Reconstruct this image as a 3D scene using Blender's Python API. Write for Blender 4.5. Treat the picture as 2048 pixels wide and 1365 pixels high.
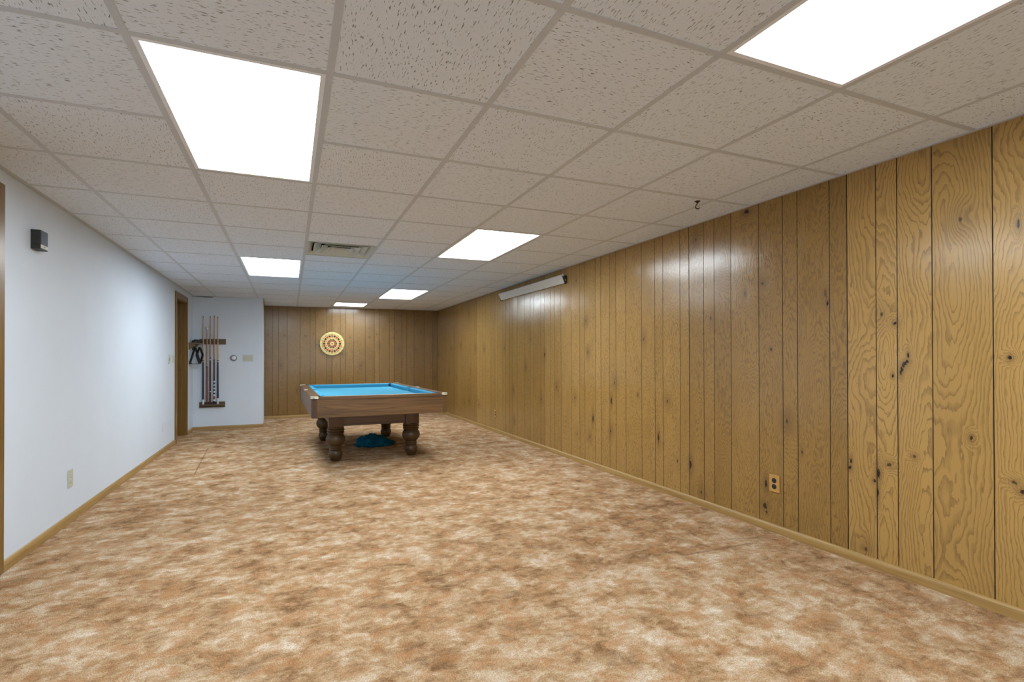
import bpy, bmesh, math, random
from mathutils import Vector, Matrix, noise
for o in list(bpy.data.objects):
    bpy.data.objects.remove(o, do_unlink=True)
SC = bpy.context.scene
COL = SC.collection
PI = math.pi

# ------------------------------------------------------------------ camera
F_PX, YAW, PITCH, ROLL = 1005.19, 0.3956, 0.0055, -0.0016
H = 2.149                                   # ceiling height near (1, 3)
CAM = Vector((0.4763, -1.8918, H - 1.013))
cy_, sy_, cp_, sp_ = math.cos(YAW), math.sin(YAW), math.cos(PITCH), math.sin(PITCH)
fwd = Vector((sy_ * cp_, cy_ * cp_, sp_)); rgt = Vector((cy_, -sy_, 0)); up = rgt.cross(fwd)
r2 = rgt * math.cos(ROLL) + up * math.sin(ROLL); u2 = up * math.cos(ROLL) - rgt * math.sin(ROLL)
cd = bpy.data.cameras.new('camera'); cam = bpy.data.objects.new('camera', cd); COL.objects.link(cam)
m3 = Matrix((r2, u2, -fwd)).transposed()
cam.matrix_world = Matrix.Translation(CAM) @ m3.to_4x4()
cd.sensor_fit = 'HORIZONTAL'; cd.sensor_width = 36.0; cd.lens = 36.0 * F_PX / 2048
cd.shift_x = 25.2 / 2048; cd.shift_y = 28.3 / 2048; cd.clip_start = 0.02; cd.clip_end = 100
SC.camera = cam

# ------------------------------------------------------------------ world, exposure, lamp brightness
w = bpy.data.worlds.new('world'); SC.world = w; w.use_nodes = True
w.node_tree.nodes['Background'].inputs[0].default_value = (0.86, 0.93, 1.0, 1)
w.node_tree.nodes['Background'].inputs[1].default_value = 0.8
SC.view_settings.view_transform = 'Standard'; SC.view_settings.look = 'None'
SC.view_settings.gamma = 1.0; SC.view_settings.use_curve_mapping = False
SC.view_settings.exposure = 1.78
LAMP = 6.7
LAMP_COL = (0.86, 0.945, 1.0)

# ------------------------------------------------------------------ room numbers (metres)
T = 0.6096
XR, XL, YB, YW, YF = 3.3885, -0.9333, 8.4795, 7.2968, -4.75
XRET0, XRET1 = 0.068, 0.037                 # corner of the white return wall, near and far
def cz(x, y): return H + 0.006 * (x - 1) - 0.0035 * (y - 3)

# ------------------------------------------------------------------ helpers: nodes
def nmat(name):
    m = bpy.data.materials.new(name); m.use_nodes = True
    nt = m.node_tree; nt.nodes.clear()
    out = nt.nodes.new('ShaderNodeOutputMaterial'); b = nt.nodes.new('ShaderNodeBsdfPrincipled')
    nt.links.new(b.outputs[0], out.inputs[0])
    return m, nt, b
class N:
    """small expression helper on a node tree"""
    def __init__(s, nt): s.nt = nt
    def put(s, inp, v):
        if v is None: return
        if isinstance(v, bpy.types.NodeSocket): s.nt.links.new(v, inp)
        else: inp.default_value = v
    def math(s, op, a, b=None, c=None, clamp=False):
        n = s.nt.nodes.new('ShaderNodeMath'); n.operation = op; n.use_clamp = clamp
        for i, v in enumerate((a, b, c)):
            if v is not None: s.put(n.inputs[i], v)
        return n.outputs[0]
    def vmath(s, op, a, b=None, c=None):
        n = s.nt.nodes.new('ShaderNodeVectorMath'); n.operation = op
        for i, v in enumerate((a, b, c)):
            if v is not None: s.put(n.inputs[i], v)
        return n.outputs['Value'] if op in ('LENGTH', 'DISTANCE', 'DOT_PRODUCT') else n.outputs[0]
    def xyz(s, x, y, z):
        n = s.nt.nodes.new('ShaderNodeCombineXYZ')
        for i, v in enumerate((x, y, z)): s.put(n.inputs[i], v)
        return n.outputs[0]
    def sep(s, v):
        n = s.nt.nodes.new('ShaderNodeSeparateXYZ'); s.put(n.inputs[0], v); return n.outputs
    def noise(s, vec, scale, detail=2.0, rough=0.5, dist=0.0, color=False):
        n = s.nt.nodes.new('ShaderNodeTexNoise'); s.put(n.inputs['Vector'], vec)
        n.inputs['Scale'].default_value = scale; n.inputs['Detail'].default_value = detail
        n.inputs['Roughness'].default_value = rough; n.inputs['Distortion'].default_value = dist
        return n.outputs['Color' if color else 'Fac']
    def vor(s, vec, scale, feature='F1', rand=1.0):
        n = s.nt.nodes.new('ShaderNodeTexVoronoi'); n.feature = feature; s.put(n.inputs['Vector'], vec)
        n.inputs['Scale'].default_value = scale; n.inputs['Randomness'].default_value = rand
        return n.outputs
    def ramp(s, fac, stops, interp='LINEAR'):
        n = s.nt.nodes.new('ShaderNodeValToRGB'); n.color_ramp.interpolation = interp
        e = n.color_ramp.elements
        while len(e) < len(stops): e.new(0.5)
        for el, (p, c) in zip(e, stops):
            el.position = p; el.color = (*c, 1) if len(c) == 3 else c
        s.put(n.inputs[0], fac); return n.outputs[0]
    def mix(s, fac, a, b, blend='MIX'):
        n = s.nt.nodes.new('ShaderNodeMix'); n.data_type = 'RGBA'; n.blend_type = blend
        s.put(n.inputs['Factor'], fac)
        s.put(n.inputs[6], (*a, 1) if isinstance(a, tuple) else a); s.put(n.inputs[7], (*b, 1) if isinstance(b, tuple) else b)
        return n.outputs[2]
    def rng(s, v, a, b, c=0.0, d=1.0, smooth=False):
        n = s.nt.nodes.new('ShaderNodeMapRange'); n.interpolation_type = 'SMOOTHSTEP' if smooth else 'LINEAR'
        s.put(n.inputs[0], v)
        for i, q in enumerate((a, b, c, d)): n.inputs[i + 1].default_value = q
        return n.outputs[0]
    def uv(s, name):
        n = s.nt.nodes.new('ShaderNodeUVMap'); n.uv_map = name; return n.outputs[0]
    def obj(s):
        return s.nt.nodes.new('ShaderNodeTexCoord').outputs['Object']
    def attr(s, name):
        n = s.nt.nodes.new('ShaderNodeAttribute'); n.attribute_name = name; return n.outputs['Fac']
    def bump(s, h, strength, dist, bsdf):
        n = s.nt.nodes.new('ShaderNodeBump'); s.put(n.inputs['Height'], h)
        n.inputs['Strength'].default_value = strength; n.inputs['Distance'].default_value = dist
        s.nt.links.new(n.outputs[0], bsdf.inputs['Normal'])
def srgb(r, g, b):
    f = lambda c: (c / 12.92 if c <= 0.04045 else ((c + 0.055) / 1.055) ** 2.4)
    return (f(r / 255), f(g / 255), f(b / 255))
def simple(name, col, rough=0.5, metal=0.0, var=0.06, scale=30.0, bump=0.0, bscale=200.0, spec=0.5):
    m, nt, b = nmat(name); n = N(nt)
    f = n.noise(n.obj(), scale, 3.0)
    lo = tuple(c * (1 - var) for c in col); hi = tuple(min(1, c * (1 + var)) for c in col)
    nt.links.new(n.ramp(f, [(0.3, lo), (0.7, hi)]), b.inputs['Base Color'])
    b.inputs['Roughness'].default_value = rough; b.inputs['Metallic'].default_value = metal
    b.inputs['Specular IOR Level'].default_value = spec
    if bump: n.bump(n.noise(n.obj(), bscale, 2.0), bump, 0.002, b)
    return m

# ------------------------------------------------------------------ materials
def carpet_mat():
    m, nt, b = nmat('mottled_carpet'); n = N(nt)
    p = n.obj()
    p2 = n.vmath('MULTIPLY', p, (0.88, 1.0, 1.0))
    wv = n.noise(p2, 7.0, 3.0, 0.6, color=True)
    pw = n.vmath('ADD', p2, n.vmath('MULTIPLY', n.vmath('SUBTRACT', wv, (0.5, 0.5, 0.5)), (0.085, 0.085, 0)))
    a = n.noise(pw, 5.4, 4.0, 0.60)
    c = n.noise(n.vmath('ADD', pw, (31.0, 7.0, 0)), 13.0, 4.0, 0.64)
    st = n.noise(n.vmath('MULTIPLY', n.vmath('ADD', pw, (3.0, 5.0, 0)), (0.8, 1.0, 1.0)), 34.0, 5.0, 0.70)
    big = n.noise(n.vmath('ADD', p, (3.0, 17.0, 0)), 1.1, 2.0)
    t = n.math('ADD', n.math('ADD', n.math('MULTIPLY', a, 0.44), n.math('MULTIPLY', c, 0.33)),
               n.math('MULTIPLY_ADD', st, 0.285, n.math('MULTIPLY', n.math('SUBTRACT', big, 0.66), 0.11)))
    col = n.ramp(t, [(0.345, (0.165, 0.092, 0.044)), (0.42, (0.28, 0.155, 0.072)), (0.47, (0.42, 0.250, 0.128)),
                     (0.515, (0.53, 0.345, 0.19)), (0.575, (0.66, 0.495, 0.335)), (0.68, (0.84, 0.75, 0.63))])
    rust = n.noise(n.vmath('ADD', pw, (9.0, 71.0, 0)), 11.0, 5.0, 0.65)
    col = n.mix(n.rng(rust, 0.48, 0.62, 0, 0.58), col, (0.52, 0.255, 0.108))
    grey = n.noise(n.vmath('ADD', pw, (55.0, 21.0, 0)), 8.0, 5.0, 0.65)
    col = n.mix(n.rng(grey, 0.56, 0.70, 0, 0.40), col, (0.36, 0.26, 0.17))
    pile = n.noise(p, 190.0, 3.0, 0.75)
    tuft = n.vor(p, 230.0)['Distance']
    lump = n.noise(p2, 32.0, 3.0, 0.6)
    col = n.mix(1.0, col, n.ramp(pile, [(0.28, (0.42, 0.38, 0.34)), (0.52, (1.0, 1.0, 1.0)), (0.72, (1.40, 1.40, 1.40))]), 'MULTIPLY')
    nt.links.new(col, b.inputs['Base Color'])
    b.inputs['Roughness'].default_value = 0.95; b.inputs['Specular IOR Level'].default_value = 0.1
    b.inputs['Sheen Weight'].default_value = 0.0; b.inputs['Sheen Roughness'].default_value = 0.6
    h = n.math('ADD', n.math('MULTIPLY', pile, 0.55), n.math('ADD', n.math('MULTIPLY', lump, 0.7), n.math('MULTIPLY', tuft, -0.4)))
    for (ax, ay), (bx, by), amp in (((2.53, .373), (3.125, .349), 3.0), ((2.94, .464), (3.25, .399), 2.0), ((3.047, 1.044), (3.273, 1.027), -3.0), ((-.374, 3.788), (-.473, 5.473), 2.0)):
        dx, dy = bx - ax, by - ay; ln = math.hypot(dx, dy)               # small rucks and a seam in the laid carpet
        q = n.vmath('SUBTRACT', p, (ax, ay, 0))
        al = n.vmath('DOT_PRODUCT', q, (dx / ln, dy / ln, 0)); pe = n.math('ABSOLUTE', n.math('MULTIPLY_ADD', n.math('SUBTRACT', lump, 0.5), 0.03, n.vmath('DOT_PRODUCT', q, (-dy / ln, dx / ln, 0))))
        k = n.math('MULTIPLY', n.rng(pe, 0.0, 0.014, 1, 0, True), n.math('MULTIPLY', n.rng(al, 0.0, 0.08, 0, 1, True), n.rng(al, ln - 0.08, ln, 1, 0, True)))
        h = n.math('MULTIPLY_ADD', k, amp, h)
    n.bump(h, 0.9, 0.010, b)
    return m

def panel_mat(name, knots, seed):
    """knotty oak veneer: UV 'board' = metres across/up one board, UV 'place' = metres along/up the wall"""
    m, nt, b = nmat(name); n = N(nt)
    uvb = n.uv('board'); pl = n.uv('place'); bid = n.attr('bid'); tone = n.attr('tone'); fin = n.attr('fine')
    u, v, _ = n.sep(uvb)
    s, z, _ = n.sep(pl)
    k1 = n.math('MULTIPLY_ADD', bid, 53.0, seed)
    # heart line of each board wanders; ring depth drifts with height -> cathedrals
    wob = n.noise(n.xyz(k1, n.math('MULTIPLY', v, 0.9), 0.0), 1.0, 2.0)
    hv = n.noise(n.xyz(k1, n.math('MULTIPLY', v, 0.75), 7.3), 1.0, 2.0)
    warp = n.noise(n.xyz(n.math('MULTIPLY', u, 9.0), n.math('MULTIPLY', v, 2.2), k1), 1.0, 3.0, 0.55)
    fine = n.noise(n.xyz(n.math('MULTIPLY', u, 55.0), n.math('MULTIPLY', v, 16.0), k1), 1.0, 2.0)
    uc = n.math('MULTIPLY_ADD', n.math('SUBTRACT', wob, 0.5), 0.22, u)
    hd = n.math('MULTIPLY_ADD', n.math('SUBTRACT', hv, 0.42), 0.62, 0.02)
    r = n.math('SQRT', n.math('ADD', n.math('MULTIPLY', uc, uc), n.math('MULTIPLY', hd, hd)))
    r = n.math('MULTIPLY_ADD', n.math('SUBTRACT', warp, 0.5), 0.075, r)
    r = n.math('MULTIPLY_ADD', n.math('SUBTRACT', fine, 0.5), 0.012, r)
    wig = n.noise(n.xyz(n.math('MULTIPLY', u, 44.0), n.math('MULTIPLY', v, 9.0), k1), 1.0, 3.0, 0.6)
    r = n.math('MULTIPLY_ADD', n.math('MULTIPLY', n.math('SUBTRACT', wig, 0.5), fin), 0.040, r)
    # random pin knots
    vo = n.nt.nodes.new('ShaderNodeTexVoronoi'); n.put(vo.inputs['Vector'], n.xyz(n.math('MULTIPLY', s, 2.6), n.math('MULTIPLY_ADD', z, 1.5, seed), 0.0))
    vo.voronoi_dimensions = '2D'; vo.inputs['Scale'].default_value = 1.0
    vd = vo.outputs['Distance']; vr = n.sep(vo.outputs['Color'])[0]
    on = n.math('GREATER_THAN', vr, 0.45)
    g = n.math('MULTIPLY', n.rng(vd, 0.0, 0.22, 1, 0, True), on)
    r = n.math('MULTIPLY_ADD', g, 0.055, r)
    dark = n.math('MULTIPLY', n.rng(n.math('MULTIPLY_ADD', n.math('SUBTRACT', n.noise(n.xyz(n.math('MULTIPLY', s, 95.0), n.math('MULTIPLY', z, 50.0), 3.0), 1.0, 2.0), 0.5), 0.03, vd), 0.008, 0.028, 1, 0, True), n.math('MULTIPLY', on, 0.75))
    halo = n.math('MULTIPLY', g, n.math('MULTIPLY', vr, 0.5))
    jag = n.noise(n.xyz(n.math('MULTIPLY', s, 95.0), n.math('MULTIPLY', z, 50.0), 0.0), 1.0, 3.0, 0.65)
    for (ks, kz, kw, kh, kd) in knots:
        kw *= 0.72; kh *= 0.80
        d = n.vmath('LENGTH', n.vmath('MULTIPLY_ADD', pl, (1 / kw, 1 / kh, 0), (-ks / kw, -kz / kh, 0)))
        d = n.math('MULTIPLY_ADD', n.math('SUBTRACT', jag, 0.5), 2.2, d)
        r = n.math('MULTIPLY_ADD', n.rng(d, 0.5, 7.0, 1, 0, True), 0.05, r)
        dark = n.math('MAXIMUM', dark, n.rng(d, 0.65, 1.2, kd, 0, True))
        halo = n.math('MAXIMUM', halo, n.rng(d, 0.8, 4.5, kd * 0.45, 0, True))
    ring = n.math('FRACT', n.math('MULTIPLY', r, n.math('MULTIPLY_ADD', fin, 34.0, n.math('MULTIPLY_ADD', bid, 22.0, 58.0))))
    wid = n.noise(n.xyz(n.math('MULTIPLY', u, 14.0), n.math('MULTIPLY', v, 3.0), k1), 1.0, 3.0, 0.6)
    th = n.rng(wid, 0.30, 0.66, 0.86, 0.22)
    line = n.math('DIVIDE', n.math('SUBTRACT', ring, th), n.math('SUBTRACT', 0.97, th), clamp=True)
    line = n.math('MULTIPLY', n.math('POWER', line, 0.7), n.rng(ring, 0.955, 1.0, 1.0, 0.15))
    line = n.math('MULTIPLY', line, n.rng(wid, 0.36, 0.7, 1.0, 0.72))
    pore = n.noise(n.xyz(n.math('MULTIPLY', u, 420.0), n.math('MULTIPLY', v, 26.0), k1), 1.0, 2.0, 0.6)
    line = n.math('MULTIPLY', line, n.rng(pore, 0.30, 0.62, 0.45, 1.0))
    broad = n.noise(n.xyz(n.math('MULTIPLY', s, 1.7), n.math('MULTIPLY', z, 1.1), seed), 1.0, 3.0)
    base = n.ramp(n.math('ADD', n.math('MULTIPLY', broad, 0.6), n.math('MULTIPLY', bid, 0.4)),
                  [(0.2, PAN_LO), (0.8, PAN_HI)])
    sheet = n.xyz(tone, n.math('POWER', tone, 1.14), n.math('POWER', tone, 1.38))                    # stain depth per 4 ft sheet; far sheets' dimmer light put in too
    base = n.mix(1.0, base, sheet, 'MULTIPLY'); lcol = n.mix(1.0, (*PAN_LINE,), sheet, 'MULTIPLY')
    col = n.mix(n.math('MULTIPLY', line, 0.95), base, lcol)
    col = n.mix(n.rng(pore, 0.56, 0.75, 0, 0.28), col, lcol)
    col = n.mix(halo, col, (0.11, 0.060, 0.026))
    col = n.mix(dark, col, (0.010, 0.008, 0.007))
    nt.links.new(col, b.inputs['Base Color'])
    b.inputs['Roughness'].default_value = 0.20
    b.inputs['Specular IOR Level'].default_value = 0.6
    hgt = n.math('ADD', n.math('MULTIPLY', line, -0.6), n.math('MULTIPLY', pore, 0.5))
    n.bump(hgt, 0.32, 0.0012, b)
    return m
PAN_LO, PAN_HI, PAN_LINE = (0.360, 0.212, 0.061), (0.465, 0.278, 0.085), (0.185, 0.108, 0.038)

def wood_mat(name, lo, hi, line, axis='x', freq=60.0, rough=0.35, stretch=14.0):
    m, nt, b = nmat(name); n = N(nt)
    p = n.obj(); x, y, z = n.sep(p)
    ax = {'x': x, 'y': y, 'z': z}[axis]
    sc = {'x': (1 / stretch, 1, 1), 'y': (1, 1 / stretch, 1), 'z': (1, 1, 1 / stretch)}[axis]
    q = n.vmath('MULTIPLY', p, sc)
    wv = n.noise(q, 9.0, 3.0, 0.6)
    oth = [c for c in 'xyz' if c != axis]
    cc = n.math('ADD', {'x': x, 'y': y, 'z': z}[oth[0]], {'x': x, 'y': y, 'z': z}[oth[1]])
    ring = n.math('FRACT', n.math('MULTIPLY', n.math('MULTIPLY_ADD', wv, 0.20, cc), freq))
    ln = n.ramp(ring, [(0.0, (0.2,) * 3), (0.3, (0.0,) * 3), (0.75, (0.5,) * 3), (0.93, (1.0,) * 3), (1.0, (0.2,) * 3)])
    por = n.noise(q, 330.0, 2.0, 0.6)
    base = n.ramp(n.noise(q, 22.0, 3.0), [(0.3, lo), (0.7, hi)])
    col = n.mix(n.math('MULTIPLY', ln, n.rng(por, 0.3, 0.6, 0.3, 0.8)), base, line)
    nt.links.new(col, b.inputs['Base Color']); b.inputs['Roughness'].default_value = rough
    n.bump(n.math('ADD', n.math('MULTIPLY', ln, -0.5), por), 0.15, 0.001, b)
    return m

def tile_mat():
    m, nt, b = nmat('fissured_ceiling_tile'); n = N(nt)
    uv = n.uv('tile'); jit = n.noise(uv, 60.0, 2.0, color=True)
    q = n.vmath('ADD', uv, n.vmath('MULTIPLY', n.vmath('SUBTRACT', jit, (0.5, 0.5, 0.5)), (0.007, 0.007, 0)))
    st = n.vmath('MULTIPLY', q, (0.21, 1.0, 1.0))
    f1 = n.noise(st, 190.0, 1.5, 0.5)
    gate = n.noise(uv, 22.0, 2.0)
    fis = n.math('MULTIPLY', n.rng(f1, 0.618, 0.668, 0, 1, True), n.rng(gate, 0.36, 0.48, 0, 1, True))
    dots = n.rng(n.noise(uv, 420.0, 2.0), 0.64, 0.72, 0, 0.55, True)
    mask = n.math('MAXIMUM', fis, dots)
    sp = n.noise(uv, 260.0, 3.0, 0.7)
    base = n.ramp(sp, [(0.35, (0.72, 0.795, 0.895)), (0.65, (0.79, 0.865, 0.96))])
    col = n.mix(n.math('MULTIPLY', mask, 0.74), base, (0.13, 0.115, 0.105))
    nt.links.new(col, b.inputs['Base Color']); b.inputs['Roughness'].default_value = 0.9
    b.inputs['Specular IOR Level'].default_value = 0.15
    n.bump(n.math('ADD', n.math('MULTIPLY', mask, -1.0), n.math('MULTIPLY', sp, 0.25)), 0.6, 0.003, b)
    return m

def emit_mat(name, col, strength):
    m = bpy.data.materials.new(name); m.use_nodes = True; nt = m.node_tree; nt.nodes.clear()
    o = nt.nodes.new('ShaderNodeOutputMaterial'); e = nt.nodes.new('ShaderNodeEmission'); n = N(nt)
    f = n.noise(n.obj(), 400.0, 1.0)
    nt.links.new(n.ramp(f, [(0.0, tuple(c * 0.97 for c in col)), (1.0, col)]), e.inputs[0])
    e.inputs[1].default_value = strength
    nt.links.new(e.outputs[0], o.inputs[0]); return m

M = {}
M['carpet'] = carpet_mat()
def glass_mat():
    m = bpy.data.materials.new('added_window_glass'); m.use_nodes = True; nt = m.node_tree; nt.nodes.clear()
    o = nt.nodes.new('ShaderNodeOutputMaterial'); t = nt.nodes.new('ShaderNodeBsdfTransparent'); gl = nt.nodes.new('ShaderNodeBsdfGlossy')
    mx = nt.nodes.new('ShaderNodeMixShader'); gl.inputs['Roughness'].default_value = 0.02; mx.inputs[0].default_value = 0.06
    t.inputs[0].default_value = (0.95, 0.97, 0.97, 1)
    nt.links.new(t.outputs[0], mx.inputs[1]); nt.links.new(gl.outputs[0], mx.inputs[2]); nt.links.new(mx.outputs[0], o.inputs[0]); return m
M['glass'] = glass_mat()
KN_R = [(-0.27, 1.313, .011, .012, 1), (-0.329, 1.144, .006, .016, 1), (-0.297, 1.056, .008, .018, 1), (-0.300, 1.075, .009, .018, 1), (-0.306, 1.092, .010, .014, 1), (-0.315, 1.104, .012, .012, 1), (-0.325, 1.114, .010, .011, 1),
        (-0.258, 1.039, .006, .010, 1), (-0.722, 1.133, .009, .010, 1), (-0.186, 0.512, .010, .030, 1),
        (-0.168, 0.470, .009, .010, 1), (-0.183, 0.410, .006, .030, 1), (-0.044, 0.555, .007, .018, 1), (-0.038, 0.517, .010, .014, 1),
        (0.504, 0.30, .011, .036, 1), (0.512, 0.150, .020, .022, .9), (0.500, 0.115, .009, .012, .8), (-0.753, 1.711, .006, .022, 1),
        (-0.585, 0.761, .008, .012, .9), (-0.238, 0.570, .016, .012, .8), (0.648, 2.143, .026, .018, 1), (-0.355, 0.634, .010, .010, .7),
        (-0.734, 0.589, .012, .010, .7), (-0.76, 0.554, .012, .012, .9), (0.462, 1.19, .010, .010, .9), (0.097, 1.511, .012, .03, .5),
        (0.085, 1.455, .008, .020, 1), (0.249, 0.552, .006, .014, .9), (1.183, 0.293, .016, .040, 1), (2.233, 0.714, .012, .045, .9),
        (2.559, 0.502, .014, .050, .9), (1.554, 0.455, .012, .045, .9), (3.633, 1.174, .020, .04, .8), (0.524, 1.631, .016, .014, .7),
        (0.664, 1.578, .010, .020, .7), (1.83, 0.80, .02, .03, .4)]
KN_B = [(0.104, 1.568, .012, .012, .9), (0.386, 1.558, .016, .015, .6), (0.76, 1.564, .013, .013, .9), (0.896, 1.615, .009, .012, .6),
        (1.444, 1.609, .008, .012, .6), (1.584, 1.552, .016, .015, .5), (1.963, 1.557, .014, .013, .9), (2.105, 1.62, .010, .014, .7),
        (2.461, 1.555, .016, .016, .6), (2.51, 1.678, .014, .03, .4), (3.024, 1.678, .014, .03, .4)]
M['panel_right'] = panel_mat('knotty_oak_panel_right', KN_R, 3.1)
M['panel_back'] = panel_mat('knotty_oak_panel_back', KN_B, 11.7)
M['groove'] = simple('dark_panel_groove', (0.022, 0.013, 0.008), 0.7)
M['tile'] = tile_mat()
M['grid'] = simple('ceiling_grid_paint', (0.54, 0.585, 0.64), 0.45, var=0.03)
M['angle'] = simple('wall_angle_paint', (0.50, 0.52, 0.54), 0.45, var=0.03)
M['white'] = simple('white_wall_paint', (0.66, 0.735, 0.83), 0.62, var=0.015, scale=3.0, bump=0.25, bscale=240.0)
M['lens'] = emit_mat('lit_lamp_diffuser', LAMP_COL, LAMP)
M['lampframe'] = simple('white_lamp_frame', (0.82, 0.87, 0.95), 0.35, var=0.02)
M['yellow'] = simple('yellow_green_mark', (0.62, 0.66, 0.02), 0.5)
M['base_oak'] = wood_mat('oak_base_trim', (0.34, 0.205, 0.065), (0.42, 0.26, 0.088), (0.24, 0.135, 0.04), 'y', 30.0, 0.38)
M['base_oak_x'] = wood_mat('oak_base_trim_across', (0.34, 0.205, 0.065), (0.42, 0.26, 0.088), (0.24, 0.135, 0.04), 'x', 30.0, 0.38)
M['casing'] = wood_mat('stained_door_casing', (0.185, 0.100, 0.020), (0.24, 0.132, 0.028), (0.11, 0.058, 0.012), 'z', 45.0, 0.33)
M['table_x'] = wood_mat('table_wood_across', (0.110, 0.054, 0.017), (0.215, 0.108, 0.036), (0.026, 0.012, 0.005), 'x', 62.0, 0.36, 26.0)
M['table_y'] = wood_mat('table_wood_along', (0.105, 0.052, 0.020), (0.19, 0.096, 0.037), (0.028, 0.013, 0.006), 'y', 62.0, 0.30, 26.0)
M['table_z'] = wood_mat('table_wood_upright', (0.090, 0.045, 0.021), (0.14, 0.072, 0.034), (0.05, 0.025, 0.013), 'z', 70.0, 0.38)
M['leg'] = wood_mat('turned_leg_wood', (0.062, 0.034, 0.011), (0.100, 0.056, 0.019), (0.028, 0.015, 0.007), 'z', 60.0, 0.36)
M['felt'] = simple('light_blue_felt', srgb(74, 150, 178), 0.95, var=0.04, scale=60, bump=0.15, bscale=600, spec=0.1)
M['felt_c'] = simple('blue_cushion_felt', srgb(66, 146, 178), 0.9, var=0.04, scale=60, bump=0.15, bscale=600, spec=0.1)
M['black'] = simple('black_plastic', (0.014, 0.014, 0.016), 0.45)
M['dark'] = simple('dark_void', (0.006, 0.006, 0.006), 0.9)
M['casting'] = simple('cream_metal_casting', (0.72, 0.70, 0.56), 0.3, 0.55)
M['cloth'] = simple('teal_cloth', srgb(8, 84, 108), 0.9, var=0.3, scale=12, bump=0.3, bscale=300, spec=0.15)
M['ivory'] = simple('ivory_plate', (0.52, 0.55, 0.45), 0.35, var=0.02)
M['painted'] = simple('painted_over_plate', (0.66, 0.70, 0.76), 0.5, var=0.02)
M['tanplate'] = simple('tan_outlet_plate', (0.50, 0.27, 0.075), 0.4, var=0.08)
M['grey'] = simple('grey_ring', (0.22, 0.24, 0.27), 0.4)
M['whitep'] = simple('white_plastic', (0.80, 0.81, 0.82), 0.35, var=0.01)
M['spk_side'] = simple('black_wood_grain_vinyl', (0.018, 0.018, 0.015), 0.5, var=0.4, scale=60)
M['spk_front'] = simple('dark_blue_grey_grille', (0.035, 0.042, 0.070), 0.5, var=0.3, scale=300)
M['spk_label'] = simple('beige_label', (0.52, 0.47, 0.36), 0.4)
M['housing'] = simple('pale_grey_metal', (0.66, 0.66, 0.62), 0.4, var=0.02)
M['vent'] = simple('vent_metal', (0.60, 0.63, 0.58), 0.32, 0.3, var=0.1, scale=8)
M['rackwood'] = wood_mat('dark_rack_wood', (0.10, 0.058, 0.028), (0.15, 0.09, 0.045), (0.05, 0.03, 0.015), 'x', 60.0, 0.4)
M['shelfwood'] = wood_mat('olive_brown_shelf_wood', (0.14, 0.10, 0.035), (0.19, 0.135, 0.05), (0.08, 0.055, 0.02), 'y', 60.0, 0.4)
M['maple'] = simple('maple_shaft', (0.55, 0.36, 0.19), 0.3, var=0.08)
M['maple_d'] = simple('ruddy_maple_shaft', (0.42, 0.24, 0.15), 0.3, var=0.08)
M['navy'] = simple('navy_butt', (0.018, 0.024, 0.045), 0.35)
M['redwood'] = simple('red_brown_butt', (0.20, 0.055, 0.030), 0.3, var=0.15)
M['brownwood'] = simple('dark_brown_butt', (0.085, 0.035, 0.024), 0.3, var=0.2)
M['linen'] = simple('pale_wrap', (0.60, 0.62, 0.64), 0.6)
M['bluewhite'] = simple('pale_blue_band', (0.52, 0.64, 0.70), 0.4)
M['metal'] = simple('bright_metal', (0.75, 0.75, 0.75), 0.25, 0.7)
M['db_cream'] = simple('dartboard_cream', (0.66, 0.55, 0.22), 0.7, var=0.05)
M['db_red'] = simple('dartboard_red', (0.46, 0.045, 0.022), 0.7, var=0.08)
M['db_black'] = simple('dartboard_black', (0.012, 0.018, 0.012), 0.7)
M['db_orange'] = simple('dartboard_orange', (0.62, 0.28, 0.03), 0.7)
M['db_green'] = simple('dartboard_green', (0.10, 0.22, 0.07), 0.7)

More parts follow.
